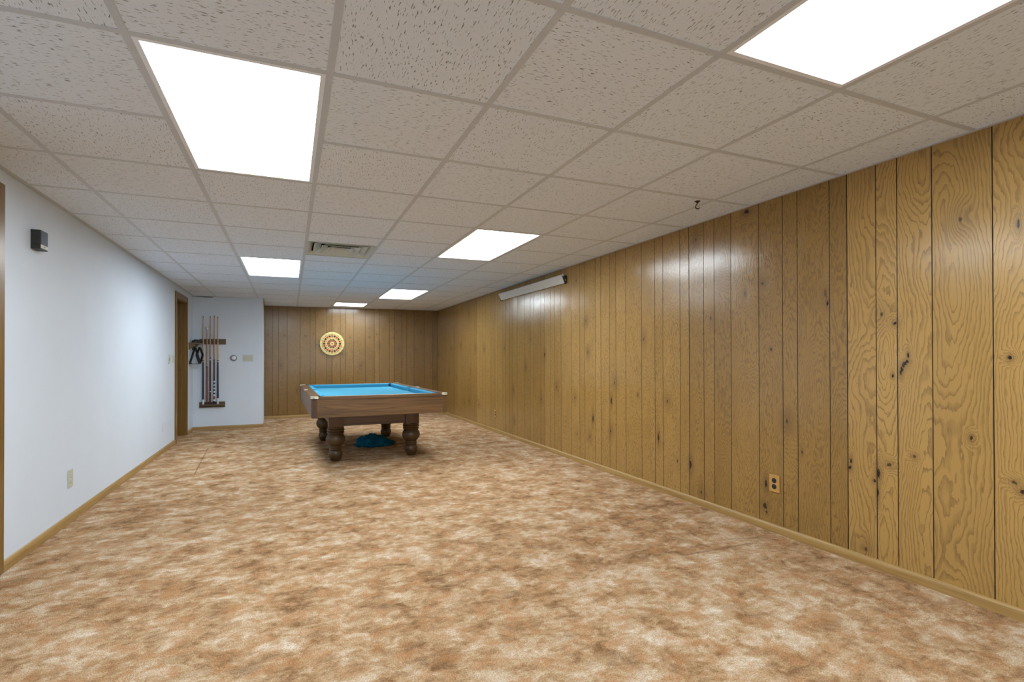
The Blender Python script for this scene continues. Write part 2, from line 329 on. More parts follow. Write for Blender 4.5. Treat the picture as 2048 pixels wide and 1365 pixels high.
# ------------------------------------------------------------------ helpers: meshes
class MB:
    def __init__(s): s.bm = bmesh.new(); s.mats = []
    def mi(s, m):
        if m not in s.mats: s.mats.append(m)
        return s.mats.index(m)
    def _tag(s, n0, mat):
        if mat is None: return
        i = s.mi(mat); s.bm.faces.ensure_lookup_table()
        for f in s.bm.faces[n0:]: f.material_index = i
    def poly(s, pts, mat=None):
        n0 = len(s.bm.faces); s.bm.faces.new([s.bm.verts.new(p) for p in pts]); s._tag(n0, mat)
    def prism(s, bottom, top, mat=None):
        n0 = len(s.bm.faces); n = len(bottom)
        a = [s.bm.verts.new(p) for p in bottom]; b = [s.bm.verts.new(p) for p in top]
        s.bm.faces.new(a[::-1]); s.bm.faces.new(b)
        for i in range(n): s.bm.faces.new((a[i], a[(i + 1) % n], b[(i + 1) % n], b[i]))
        s._tag(n0, mat)
    def box(s, x0, x1, y0, y1, z0, z1, mat=None, bev=0.0):
        n0 = len(s.bm.faces)
        P = [(x0, y0), (x1, y0), (x1, y1), (x0, y1)]
        a = [s.bm.verts.new((x, y, z0)) for x, y in P]; b = [s.bm.verts.new((x, y, z1)) for x, y in P]
        fs = [s.bm.faces.new(a[::-1]), s.bm.faces.new(b)]
        for i in range(4): fs.append(s.bm.faces.new((a[i], a[(i + 1) % 4], b[(i + 1) % 4], b[i])))
        if bev:
            es = list({e for f in fs for e in f.edges})
            bmesh.ops.bevel(s.bm, geom=es, offset=bev, segments=2, affect='EDGES', profile=0.6)
        s._tag(n0, mat)
    def lathe(s, prof, c=(0, 0, 0), seg=28, mat=None, axis='z', cap=True):
        n0 = len(s.bm.faces); rings = []
        for r, h in prof:
            ring = []
            for i in range(seg):
                a = 2 * PI * i / seg; p = (r * math.cos(a), r * math.sin(a), h)
                if axis == 'y': p = (p[0], -p[2], p[1])
                if axis == 'x': p = (p[2], p[0], p[1])
                ring.append(s.bm.verts.new((c[0] + p[0], c[1] + p[1], c[2] + p[2])))
            rings.append(ring)
        for A, B in zip(rings, rings[1:]):
            for i in range(seg): s.bm.faces.new((A[i], A[(i + 1) % seg], B[(i + 1) % seg], B[i]))
        if cap: s.bm.faces.new(rings[0][::-1]); s.bm.faces.new(rings[-1])
        s._tag(n0, mat)
    def tube(s, pts, r, seg=10, mat=None, closed=False):
        n0 = len(s.bm.faces); pts = [Vector(p) for p in pts]; n = len(pts); rings = []
        for i, p in enumerate(pts):
            if closed: d = pts[(i + 1) % n] - pts[i - 1]
            else: d = pts[min(i + 1, n - 1)] - pts[max(i - 1, 0)]
            d.normalize(); ref = Vector((0, 0, 1)) if abs(d.z) < 0.9 else Vector((1, 0, 0))
            a = d.cross(ref).normalized(); b = d.cross(a)
            rings.append([s.bm.verts.new(p + (a * math.cos(2 * PI * k / seg) + b * math.sin(2 * PI * k / seg)) * r) for k in range(seg)])
        pairs = list(zip(rings, rings[1:])) + ([(rings[-1], rings[0])] if closed else [])
        for A, B in pairs:
            for k in range(seg): s.bm.faces.new((A[k], A[(k + 1) % seg], B[(k + 1) % seg], B[k]))
        if not closed: s.bm.faces.new(rings[0][::-1]); s.bm.faces.new(rings[-1])
        s._tag(n0, mat)
    def build(s, name, mat=None, parent=None, smooth=False, loc=None):
        if mat is not None: s.mats = [mat]; 
        bmesh.ops.recalc_face_normals(s.bm, faces=s.bm.faces[:])
        me = bpy.data.meshes.new(name); s.bm.to_mesh(me); s.bm.free()
        for m in s.mats: me.materials.append(m)
        if mat is not None:
            for p in me.polygons: p.material_index = 0
        o = bpy.data.objects.new(name, me); COL.objects.link(o)
        if smooth:
            for p in me.polygons: p.use_smooth = True
            try: me.set_sharp_from_angle(angle=math.radians(40))
            except Exception: pass
        if parent: o.parent = parent
        if loc: o.location = loc
        return o
def empty(name, label, cat, loc=(0, 0, 0), rot=(0, 0, 0), group=None):
    o = bpy.data.objects.new(name, None); COL.objects.link(o); o.location = loc; o.rotation_euler = rot
    o.empty_display_size = 0.1
    o['label'] = label; o['category'] = cat
    if group: o['group'] = group
    return o
def tag(o, label, cat, group=None):
    o['label'] = label; o['category'] = cat
    if group: o['group'] = group
    return o
def struct(o, label=None, cat=None):
    o['kind'] = 'structure'
    if label: o['label'] = label
    if cat: o['category'] = cat
    return o
CTILT = (math.atan(-0.0035), math.atan(-0.006), 0)      # things set in the ceiling follow its slight fall

# ================================================================== SETTING
# ------------------------------------------------------------------ floor
g = MB(); g.box(XL - 0.35, XR + 0.12, YF - 0.1, YB + 0.1, -0.06, 0.0)
struct(g.build('floor', M['carpet']), 'brown and cream mottled wall-to-wall carpet', 'carpet')

# ------------------------------------------------------------------ panelled walls
STEP = [0.178, 0.230, 0.152, 0.102, 0.152, 0.102, 0.202, 0.1012]      # one 4 ft sheet, random-width boards
def panel_wall(name, place, s0, s1, z0, z1, joint, mat, order, sheets):
    """place(s, z, d) -> world point; d = depth into the wall"""
    rnd = random.Random(name)
    cuts = []; s = joint
    while s > s0: s -= 1.2192
    while s < s1:
        for k, st in enumerate(order):
            cuts.append((s, k == 0)); s += st
    cuts = [c for c in cuts if s0 + 0.005 < c[0] < s1 - 0.005]
    bm = bmesh.new(); lb = bm.loops.layers.uv.new('board'); lp = bm.loops.layers.uv.new('place')
    fa = bm.faces.layers.float.new('bid'); ft = bm.faces.layers.float.new('tone'); ff = bm.faces.layers.float.new('fine')
    def quad(a, da, b, db, mi, mid, bid):
        P = [(a, z0, da), (b, z0, db), (b, z1, db), (a, z1, da)]
        f = bm.faces.new([bm.verts.new(place(*p)) for p in P]); f.material_index = mi; f[fa] = bid
        f[ft], f[ff] = sheets(math.floor(((a + b) / 2 - joint) / 1.2192))
        for l, p in zip(f.loops, P):
            l[lb].uv = (p[0] - mid, p[1]); l[lp].uv = (p[0], p[1])
    edges = [(s0, 0, False)] + [(c, 0.0030 if j else 0.0022, j) for c, j in cuts] + [(s1, 0, False)]
    for (a, wa, ja), (b, wb, jb) in zip(edges, edges[1:]):
        quad(a + wa, 0, b - wb, 0, 0, (a + b) / 2 + rnd.uniform(-.08, .08), rnd.random())
    for c, wd, j in edges[1:-1]:
        quad(c - wd, 0, c, 0.003, 1, c, 0); quad(c, 0.003, c + wd, 0, 1, c, 0)
    me = bpy.data.meshes.new(name); bm.to_mesh(me); bm.free()
    me.materials.append(mat); me.materials.append(M['groove'])
    o = bpy.data.objects.new(name, me); COL.objects.link(o)
    return struct(o)
R_ORDER = [0.1000, 0.202, 0.1012, 0.177, 0.231, 0.154, 0.102, 0.152]   # going away from the joint at y = -0.027
wr = panel_wall('wall_right', lambda s, z, d: (XR + d, s, z), YF, YB, 0.0, 2.46, -0.027, M['panel_right'], R_ORDER, lambda k: {-1: (1.0, 0.0), 0: (0.76, 0.8), 1: (0.86, 1.0), 2: (0.90, 1.0), 3: (0.76, 1.0), 4: (0.90, 1.0), 5: (0.74, 1.0), 6: (0.68, 1.0)}.get(k, (0.95, 0.0)))  # sheet stain steps; far sheets also darkened, light falloff put into tone
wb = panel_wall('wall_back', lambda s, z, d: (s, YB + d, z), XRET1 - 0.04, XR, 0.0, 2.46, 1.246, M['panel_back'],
                [0.154, 0.103, 0.152, 0.227, 0.179, 0.102, 0.200, 0.1022], lambda k: {-1: (0.57, 1.0), 0: (0.64, 1.0), 1: (0.54, 1.0)}.get(k, (0.57, 1.0)))  # back wall tone darkened to stand for weaker light there
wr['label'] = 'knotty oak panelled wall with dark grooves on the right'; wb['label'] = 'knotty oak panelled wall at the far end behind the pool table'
for o, dx, dy in ((wr, 1, 0), (wb, 0, 1)):
    md = o.modifiers.new('body', 'SOLIDIFY'); md.thickness = 0.09; md.offset = dx - dy

# ------------------------------------------------------------------ white walls (left wall has two door openings)
D1 = (0.68, 1.516, 1.99)           # clear opening y0, y1, top
D2 = (6.015, 6.738, 1.965)
WT = 0.13
g = MB()
for a, b in ((YF, D1[0]), (D1[1], D2[0]), (D2[1], YW)):
    g.box(XL - WT, XL, a, b, 0, 2.46)
for d in (D1, D2): g.box(XL - WT, XL, d[0], d[1], d[2], 2.46)
bmesh.ops.remove_doubles(g.bm, verts=g.bm.verts[:], dist=1e-5)
struct(g.build('wall_left', M['white']), 'smooth white painted left wall')
g = MB()
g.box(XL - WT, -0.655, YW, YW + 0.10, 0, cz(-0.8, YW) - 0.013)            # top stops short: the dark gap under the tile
g.box(-0.655, XRET0, YW, YW + 0.10, 0, 2.46)
g.prism([(XRET0, YW, 0), (XRET1, YB, 0), (XRET1 - 0.1, YB, 0), (XRET0 - 0.1, YW + 0.1, 0)],
        [(XRET0, YW, 2.46), (XRET1, YB, 2.46), (XRET1 - 0.1, YB, 2.46), (XRET0 - 0.1, YW + 0.1, 2.46)])
rb = g.build('wall_return', M['white'])
g = MB(); g.box(XL - WT, XRET1 - 0.1, YW + 0.10, YW + 0.14, 1.9, 2.46); g.build('cavity_light_block', M['dark'], rb)  # added dark sheet: stops light leaking in, keeps the gap dark
struct(rb, 'white return wall carrying the cue rack')
g = MB(); wx0, wx1, wz0, wz1 = XL + 0.25, XR - 0.25, 0.06, 2.02           # added patio glazing, unseen, lets daylight in to lift the ceiling
g.box(XL - WT, wx0, YF - 0.1, YF, 0, 2.46); g.box(wx1, XR + 0.1, YF - 0.1, YF, 0, 2.46)
g.box(wx0, wx1, YF - 0.1, YF, 0, wz0); g.box(wx0, wx1, YF - 0.1, YF, wz1, 2.46)
struct(g.build('wall_front', M['white']))
g = MB(); n_ = 3; pw = (wx1 - wx0) / n_
for k in range(n_ + 1): g.box(wx0 + k * pw - (0.03 if k else 0), wx0 + k * pw + (0.03 if k < n_ else 0), YF - 0.08, YF - 0.02, wz0, wz1)
g.box(wx0, wx1, YF - 0.08, YF - 0.02, wz0, wz0 + 0.06); g.box(wx0, wx1, YF - 0.08, YF - 0.02, wz1 - 0.06, wz1)
wf = struct(g.build('added_window_1', M['whitep']), 'added unseen glazed opening behind the camera, letting daylight onto the ceiling', 'added_window')
g = MB(); g.box(wx0 + 0.02, wx1 - 0.02, YF - 0.053, YF - 0.047, wz0 + 0.02, wz1 - 0.02); g.build('added_window_pane', M['glass'], wf)

# ------------------------------------------------------------------ ceiling: lay-in tiles, grid, wall angle
LIGHTS = [(0, 0, 2), (0, 6, 8), (3, 3, 5), (3, -3, -1), (3, 9, 11), (2, 12.4, 13.4)]      # column, first row, last row
VENT = (1, 4.5, 5.5)
i0, i1, j0, j1 = -2, 5, math.floor(YF / T), 13
bm = bmesh.new(); lt = bm.loops.layers.uv.new('tile'); rnd = random.Random(5)
def tile(x0, x1, y0, y1, rot, ox, oy):
    x0, x1 = max(x0, XL), min(x1, XR); y0, y1 = max(y0, YF), min(y1, YB)
    if x1 - x0 < 0.01 or y1 - y0 < 0.01: return
    f = bm.faces.new([bm.verts.new((x, y, cz(x, y) + 0.0015)) for x, y in ((x0, y0), (x0, y1), (x1, y1), (x1, y0))])
    for l in f.loops:
        x, y = l.vert.co.x, l.vert.co.y
        l[lt].uv = (y + ox, x + oy) if rot else (x + ox, y + oy)
for i in range(i0, i1 + 1):
    for j in range(j0, j1 + 1):
        spans = [(j * T, (j + 1) * T)]
        for c, a, b in LIGHTS + [VENT]:
            if c == i:
                new = []
                for (p, q) in spans:
                    lo, hi = a * T, b * T
                    if hi <= p or lo >= q: new.append((p, q)); continue
                    if p < lo - 1e-6: new.append((p, lo))
                    if q > hi + 1e-6: new.append((hi, q))
                spans = new
        ox, oy = rnd.uniform(0, 20), rnd.uniform(0, 20)
        for p, q in spans: tile(i * T, (i + 1) * T, p, q, (i + j) % 2 == 0, ox, oy)
me = bpy.data.meshes.new('ceiling'); bm.to_mesh(me); bm.free(); me.materials.append(M['tile'])
ceil = bpy.data.objects.new('ceiling', me); COL.objects.link(ceil); struct(ceil, 'suspended ceiling of beige fissured acoustic tiles in a metal grid', 'ceiling')
g = MB(); hb = 0.0125
def bar(xa, xb, ya, yb, drop=0.0):
    P = [(xa, ya), (xb, ya), (xb, yb), (xa, yb)]
    g.prism([(x, y, cz(x, y) - drop) for x, y in P], [(x, y, cz(x, y) + 0.022) for x, y in P])
for i in range(-1, 6): bar(i * T - hb, i * T + hb, YF, YB if i != -1 and i != 0 else YW)
for i in range(i0, i1 + 1):
    xa, xb = max(i * T + hb, XL), min((i + 1) * T - hb, XR)
    if i == -2: xa, xb = XL, -T - hb
    for j in range(j0, 14):
        y = j * T
        if y > YW and i < 0: continue
        skip = any(c == i and a < j < b for c, a, b in LIGHTS) or (i == 1 and j == 5)
        if not skip and YF < y < YB - 0.02: bar(xa, xb, y - hb, y + hb)
for y in (12.4 * T, 13.4 * T): bar(2 * T + hb, 3 * T - hb, y - hb, y + hb)
g.build('ceiling_grid', M['grid'], ceil)
g = MB()
def angle(x0, y0, x1, y1, nx, ny, wd=0.022):
    P = [(x0, y0), (x1, y1), (x1 + nx * wd, y1 + ny * wd), (x0 + nx * wd, y0 + ny * wd)]
    g.prism([(x, y, cz(x, y) - 0.002) for x, y in P], [(x, y, cz(x, y) + 0.003) for x, y in P])
    P = [(x0, y0), (x1, y1), (x1 + nx * .002, y1 + ny * .002), (x0 + nx * .002, y0 + ny * .002)]
    g.prism([(x, y, cz(x, y) - 0.002) for x, y in P], [(x, y, cz(x, y) + 0.028) for x, y in P])
angle(XL, YF, XL, YW, 1, 0, 0.024); angle(XR, YF, XR, YB, -1, 0); angle(-0.655, YW, XRET0, YW, 0, -1)
angle(XRET0, YW, XRET1, YB, 1, 0); angle(XRET1, YB, XR, YB, 0, -1)
g.build('wall_angle', M['angle'], ceil)

g = MB(); g.box(XL - WT, XR + 0.1, YF - 0.1, YB + 0.1, 2.46, 2.52); g.build('leak_block_deck', M['dark'], ceil)  # unseen slab added to stop world light leaking in over the tiles

# ------------------------------------------------------------------ baseboards
def basebd(name, pts, wall_n, h, t, mat):
    """profiled base swept between two points; wall_n points into the room"""
    g = MB(); (x0, y0), (x1, y1) = pts; nx, ny = wall_n
    prof = [(0, 0), (t, 0), (t, h * 0.62), (t * 0.86, h * 0.80), (t * 0.55, h * 0.94), (t * 0.2, h), (0, h)]
    g.prism([(x0 + nx * d, y0 + ny * d, z) for d, z in prof], [(x1 + nx * d, y1 + ny * d, z) for d, z in prof])
    return struct(g.build(name, mat))
basebd('baseboard_right', [(XR, YF), (XR, YB)], (-1, 0), 0.052, 0.015, M['base_oak'])
basebd('baseboard_left', [(XL, 1.585), (XL, 5.943)], (1, 0), 0.058, 0.013, M['base_oak'])
basebd('baseboard_corner', [(XL, 6.810), (XL, YW - 0.013)], (1, 0), 0.052, 0.013, M['base_oak'])
basebd('baseboard_return', [(XL, YW), (XRET0 + 0.01, YW)], (0, -1), 0.052, 0.013, M['base_oak_x'])
basebd('baseboard_back', [(XRET1, YB), (XR - 0.015, YB)], (0, -1), 0.052, 0.013, M['base_oak_x'])

# ------------------------------------------------------------------ doors: casing, jamb, stop, slab
def door(name, y0, y1, top, cw, label):
    root = bpy.data.objects.new(name, None); COL.objects.link(root); struct(root, label, 'door'); root.empty_display_size = 0.1
    root.location = (XL, (y0 + y1) / 2, 0)
    def part(pname, fn, mat):
        g = MB(); fn(g)
        for v in g.bm.verts: v.co -= root.location
        return g.build(pname, mat, root)
    def cas(g, a, b, inner):
        # flat casing with eased inner edge, standing 15 mm off the wall
        prof = [(a, XL), (a, XL + 0.015), (b, XL + 0.015), (b, XL)] if a < b else [(b, XL), (b, XL + 0.015), (a, XL + 0.015), (a, XL)]
        g.prism([(x, y, 0) for y, x in prof], [(x, y, top + cw) for y, x in prof])
        es = [e for e in g.bm.edges if abs(e.verts[0].co.x - e.verts[1].co.x) < 1e-6 and e.verts[0].co.x > XL + 0.01]
        bmesh.ops.bevel(g.bm, geom=es, offset=0.004, segments=2, affect='EDGES')
    part('casing', lambda g: cas(g, y0 - cw + 0.004, y0 + 0.004, 1), M['casing'])
    part('casing', lambda g: cas(g, y1 - 0.004, y1 + cw - 0.004, 0), M['casing'])
    part('head_casing', lambda g: g.box(XL, XL + 0.015, y0 + 0.004, y1 - 0.004, top - 0.004, top + cw, bev=0.003), M['casing'])
    part('jamb', lambda g: g.box(XL - WT, XL, y0, y0 + 0.018, 0, top), M['casing'])
    part('jamb', lambda g: g.box(XL - WT, XL, y1 - 0.018, y1, 0, top), M['casing'])
    part('head_jamb', lambda g: g.box(XL - WT, XL, y0 + 0.018, y1 - 0.018, top - 0.018, top), M['casing'])
    part('stop', lambda g: g.box(XL - 0.085, XL - 0.05, y1 - 0.030, y1 - 0.018, 0, top - 0.018, bev=0.002), M['casing'])
    part('stop', lambda g: g.box(XL - 0.085, XL - 0.05, y0 + 0.018, y0 + 0.030, 0, top - 0.018, bev=0.002), M['casing'])
    slab = part('door_slab', lambda g: g.box(XL - WT + 0.006, XL - 0.086, y0 + 0.020, y1 - 0.020, 0.012, top - 0.020, bev=0.002), M['casing'])
    def knob(g):
        ky = y0 + 0.085
        g.lathe([(0.030, 0), (0.030, 0.006), (0.012, 0.010), (0.012, 0.034), (0.024, 0.042), (0.028, 0.055), (0.022, 0.066), (0.008, 0.070)],
                (XL - 0.0862, ky, 0.95), 20, axis='x')
    kn = part('knob', knob, M['metal']); kn.parent = slab
    return root
door('door_1', D1[0], D1[1], D1[2], 0.072, 'brown wood door casing at the left edge, nearest the camera')
door('door_2', D2[0], D2[1], D2[2], 0.075, 'brown wood door frame at the far end of the white left wall')

# ================================================================== THINGS
# ------------------------------------------------------------------ ceiling lights
LAB = ['large square-looking lit ceiling panel over the left half, nearest the camera',
       'lit ceiling panel on the left, between the air vent and the white wall',
       'lit ceiling panel near the middle of the photo, just right of the air vent',
       'lit ceiling panel cut off by the top right corner of the photo',
       'small lit ceiling panel beyond the air vent, second from the far wall',
       'short lit ceiling panel against the far panelled wall, above the dartboard']
for (c, a, b), lab in zip(LIGHTS, LAB):
    xm, ym = (c + 0.5) * T, (a + b) / 2 * T; hw, hl = T / 2 - hb, (b - a) * T / 2 - hb
    root = empty('ceiling_light', lab, 'ceiling light', (xm, ym, cz(xm, ym)), CTILT, 'recessed ceiling light panels')
    fw = 0.022
    g = MB()                                         # hinged door frame: flat rim and a sloped inner lip
    def rim(xo, yo, zo, xi, yi, zi):
        for sx, sy in ((1, 0), (-1, 0), (0, 1), (0, -1)):
            if sx: P = [(sx * xo, -yo, zo), (sx * xo, yo, zo), (sx * xi, yi, zi), (sx * xi, -yi, zi)]
            else: P = [(-xo, sy * yo, zo), (xo, sy * yo, zo), (xi, sy * yi, zi), (-xi, sy * yi, zi)]
            g.prism(P, [(x, y, z + .0012) for x, y, z in P])
    rim(hw, hl, .0005, hw - .018, hl - .018, .0005); rim(hw - .018, hl - .018, .0005, hw - fw, hl - fw, .0150)
    g.build('frame', M['lampframe'], root)
    g = MB()                                         # housing pan above
    for x0, x1, y0, y1 in ((-hw, -hw + .004, -hl, hl), (hw - .004, hw, -hl, hl), (-hw, hw, -hl, -hl + .004), (-hw, hw, hl - .004, hl)):
        g.box(x0, x1, y0, y1, 0.012, 0.10)
    g.box(-hw, hw, -hl, hl, 0.10, 0.104)
    g.build('housing', M['lampframe'], root)
    g = MB(); g.box(-hw + 0.006, hw - 0.006, -hl + 0.006, hl - 0.006, 0.0165, 0.0205)
    g.build('diffuser', M['lens'], root)
    tabs = {0: [(-0.13, .014), (-0.03, .018), (0.12, .018)], 2: [(0.08, .03)], 4: [(0.16, .09)]}
    k = LIGHTS.index((c, a, b))
    for tx, tw in tabs.get(k, []):
        g = MB(); yo = .017 if k == 0 else .008
        P = [(tx - tw, hl - yo, .0004), (tx + tw, hl - yo, .0004), (tx + tw, hl - fw - .001, .0004), (tx - tw, hl - fw - .001, .0004)]
        g.prism([(x, y, z - .0012) for x, y, z in P], [(x, y, z) for x, y, z in P])
        t_ = g.build('leak_strip', M['yellow'], root); t_['label'] = 'yellow-green light leak at the lens edge'  # yellow-green strip painted in for light leaking at the lens edge

# ------------------------------------------------------------------ air vent
xm, ym = 1.5 * T, 5.0 * T
root = empty('air_vent', 'square metal louvred air vent set in the ceiling between two light panels', 'air vent', (xm, ym, cz(xm, ym)), CTILT)
def ringpan(g, ro, zo, ri, zi, th=0.0015):
    for k in range(4):
        c, s = [(1, 0), (0, 1), (-1, 0), (0, -1)][k]
        R = lambda x, y: (x * c - y * s, x * s + y * c)
        P = [R(ro, -ro), R(ro, ro), R(ri, ri), R(ri, -ri)]; Z = [zo, zo, zi, zi]
        g.prism([(p[0], p[1], z) for p, z in zip(P, Z)], [(p[0], p[1], z + th) for p, z in zip(P, Z)])
ho = T / 2 - hb
g = MB(); ringpan(g, ho, 0.001, ho - 0.022, 0.001); ringpan(g, ho - 0.022, 0.001, ho - 0.05, 0.030); g.build('frame', M['vent'], root)
for ro, zo, ri, zi in ((0.225, 0.004, 0.165, 0.045), (0.160, 0.002, 0.105, 0.045), (0.100, 0.000, 0.050, 0.040)):
    g = MB(); ringpan(g, ro, zo, ri, zi); ringpan(g, ro + 0.010, zo, ro, zo)
    g.build('louvre', M['vent'], root)
g = MB(); g.box(-0.048, 0.048, -0.048, 0.048, 0.0, 0.003); g.build('centre_plate', M['vent'], root)
g = MB()
for x0, x1, y0, y1 in ((-.25, -.246, -.25, .25), (.246, .25, -.25, .25), (-.25, .25, -.25, -.246), (-.25, .25, .246, .25)): g.box(x0, x1, y0, y1, 0.032, 0.16)
g.box(-0.25, 0.25, -0.25, 0.25, 0.16, 0.164); g.build('duct_box', M['dark'], root)

# ------------------------------------------------------------------ pool table
W, L, ZT, ZB = 1.411, 2.536, 0.750, 0.539
pt = empty('pool_table', 'brown wooden pool table with light blue felt and turned legs', 'pool table', (1.356, 4.702, 0), (0, 0, 0.020))
hx, hy = W / 2, L / 2; CH = 0.052                     # corner chamfer
def rot4(k, x, y): return [(x, y), (-y, x), (-x, -y), (y, -x)][k]
# aprons
for sy in (-1, 1):
    g = MB(); g.box(-hx + CH, hx - CH, min(sy * hy, sy * (hy - .03)), max(sy * hy, sy * (hy - .03)), ZB, ZT - 0.028, bev=0.003); g.build('apron', M['table_x'], pt)
for sx in (-1, 1):
    g = MB(); g.box(min(sx * hx, sx * (hx - .03)), max(sx * hx, sx * (hx - .03)), -hy + CH, hy - CH, ZB, ZT - 0.028, bev=0.003); g.build('apron', M['table_y'], pt)
for sx in (-1, 1):
    for sy in (-1, 1):
        P = [(sx * (hx - CH), sy * (hy + .001)), (sx * (hx - .010), sy * (hy - .008)), (sx * (hx + .001), sy * (hy - CH)), (sx * (hx - .03), sy * (hy - CH)), (sx * (hx - CH), sy * (hy - .03))]
        g = MB(); g.prism([(x, y, ZB - .002) for x, y in P], [(x, y, ZT - .03) for x, y in P]); g.build('corner_block', M['table_z'], pt)
# wooden rail tops
RW = 0.095
def rail(P, mat):
    g = MB(); g.prism([(x, y, ZT - .028) for x, y in P], [(x, y, ZT) for x, y in P])
    es = [e for e in g.bm.edges if all(v.co.z > ZT - 1e-4 for v in e.verts)]
    bmesh.ops.bevel(g.bm, geom=es, offset=0.005, segments=2, affect='EDGES'); return g.build('rail', mat, pt)
e = 0.006
for sy in (-1, 1): rail([(-hx + .07, sy * (hy + e)), (hx - .07, sy * (hy + e)), (hx - .13, sy * (hy - RW)), (-hx + .13, sy * (hy - RW))], M['table_x'])
for sx in (-1, 1): rail([(sx * (hx + e), -hy + .07), (sx * (hx + e), hy - .07), (sx * (hx - RW), hy - .13), (sx * (hx - RW), -hy + .13)], M['table_y'])
# metal corner castings: an L of plate with a rounded outer corner
for k, (sx, sy) in enumerate(((-1, -1), (1, -1), (1, 1), (-1, 1))):
    o = 0.008
    P = [(hx - .066, hy + o)] + [(hx + o - .05 + .05 * math.sin(i * PI / 12), hy + o - .05 + .05 * math.cos(i * PI / 12)) for i in range(7)] + [(hx + o, hy - .066), (hx - .036, hy - .066), (hx - .040, hy - .050), (hx - .050, hy - .040), (hx - .066, hy - .036)]
    g = MB(); g.prism([(sx * x, sy * y, ZT - .020) for x, y in P], [(sx * x, sy * y, ZT + .003) for x, y in P]); g.build('corner_casting', M['casting'], pt)
# bed with pocket notches
BZ = 0.699; c1, c2 = hx - RW + .01, hy - RW + .01; nk = 0.085; sn = 0.07
P = []
for (sx, sy, fl) in ((1, -1, 0), (1, 1, 1), (-1, 1, 0), (-1, -1, 1)):
    a, b = (sx * c1, sy * (c2 - nk)), (sx * (c1 - nk), sy * c2)
    seq = [b, a] if (sx, sy) in ((1, -1), (-1, 1)) else [a, b]
    P += seq
    if (sx, sy) == (1, -1): P += [(c1, -sn), (c1 - .045, -.035), (c1 - .045, .035), (c1, sn)]
    if (sx, sy) == (-1, 1): P += [(-c1, sn), (-c1 + .045, .035), (-c1 + .045, -.035), (-c1, -sn)]
g = MB(); g.prism([(x, y, BZ - .03) for x, y in P], [(x, y, BZ) for x, y in P]); g.build('bed_cloth', M['felt'], pt)
# cushions
def cushion(ax, side, a, b, ca, cb):
    """ax 'x': runs along x on side y = side*...; ca/cb: mitre length at each end"""
    prof = [(RW, ZT - .004, 0.0), (RW, BZ, 0.0), (RW + .045, BZ, .85), (RW + .052, ZT - .012, 1.0), (RW + .047, ZT - .003, .88), (RW + .012, ZT + .001, .2)]
    A, B = [], []
    for d, z, f in prof:
        s, t = a + ca * f, b - cb * f
        if ax == 'x': A.append((s, side * (hy - d), z)); B.append((t, side * (hy - d), z))
        else: A.append((side * (hx - d), s, z)); B.append((side * (hx - d), t, z))
    g = MB(); g.prism(A, B); g.build('cushion', M['felt_c'], pt)
for sy in (-1, 1): cushion('x', sy, -hx + .135, hx - .135, .045, .045)
for sx in (-1, 1):
    cushion('y', sx, -hy + .135, -.075, .045, .02); cushion('y', sx, .075, hy - .135, .02, .045)
# pockets
for x, y, r in [(sx * (hx - .098), sy * (hy - .098), .056) for sx in (-1, 1) for sy in (-1, 1)] + [(-hx + .075, 0, .050), (hx - .075, 0, .050)]:
    g = MB(); prof = [(r * .80, ZT - .16), (r, ZT - .10), (r, ZT - .012), (r - .008, ZT - .012), (r - .008, ZT - .10), (r * .7, ZT - .15)]
    g.lathe(prof, (x, y, 0), 24, cap=True); g.build('pocket', M['black'], pt, smooth=True)
for sx in (-1, 1):                                    # side pocket irons
    g = MB(); g.box(min(sx * (hx + .007), sx * (hx - .03)), max(sx * (hx + .007), sx * (hx - .03)), -.06, .06, ZT - .01, ZT + .003, bev=.002)
    g.build('side_casting', M['casting'], pt)
# frame beams and legs
lx, ly, ps = 0.423, 0.746, 0.078
for sy in (-1, 1):
    g = MB(); g.box(-lx + ps, lx - ps, sy * ly - .02 + sy * .03, sy * ly + .02 + sy * .03, .385, ZB + .12, bev=.002); g.build('frame_beam', M['table_x'], pt)
for sx in (-1, 1):
    g = MB(); g.box(sx * lx - .02 + sx * .03, sx * lx + .02 + sx * .03, -ly + ps, ly - ps, .385, ZB + .12, bev=.002); g.build('frame_beam', M['table_y'], pt)
prof = [(.046, 0), (.050, .012), (.060, .026), (.072, .055), (.075, .080), (.071, .104), (.060, .120), (.066, .125), (.070, .133), (.066, .141), (.062, .145),
        (.068, .150), (.070, .156), (.066, .163), (.062, .168), (.078, .182), (.096, .205), (.105, .235), (.102, .262), (.088, .288), (.080, .300),
        (.088, .306), (.094, .316), (.090, .326), (.084, .330), (.092, .336), (.096, .346), (.092, .356), (.086, .360), (.090, .366), (.090, .374), (.078, .380)]
for sx in (-1, 1):
    for sy in (-1, 1):
        g = MB(); g.lathe(prof, (sx * lx, sy * ly, 0), 36, M['leg'])
        g.box(sx * lx - ps, sx * lx + ps, sy * ly - ps, sy * ly + ps, .375, ZB + .12, M['table_z'], bev=.004); g.build('leg', None, pt, smooth=True)
g = MB(); g.box(-hx + .03, hx - .03, -hy + .03, hy - .03, ZB + .02, BZ - .032); g.build('slate_bed', M['table_z'], pt)

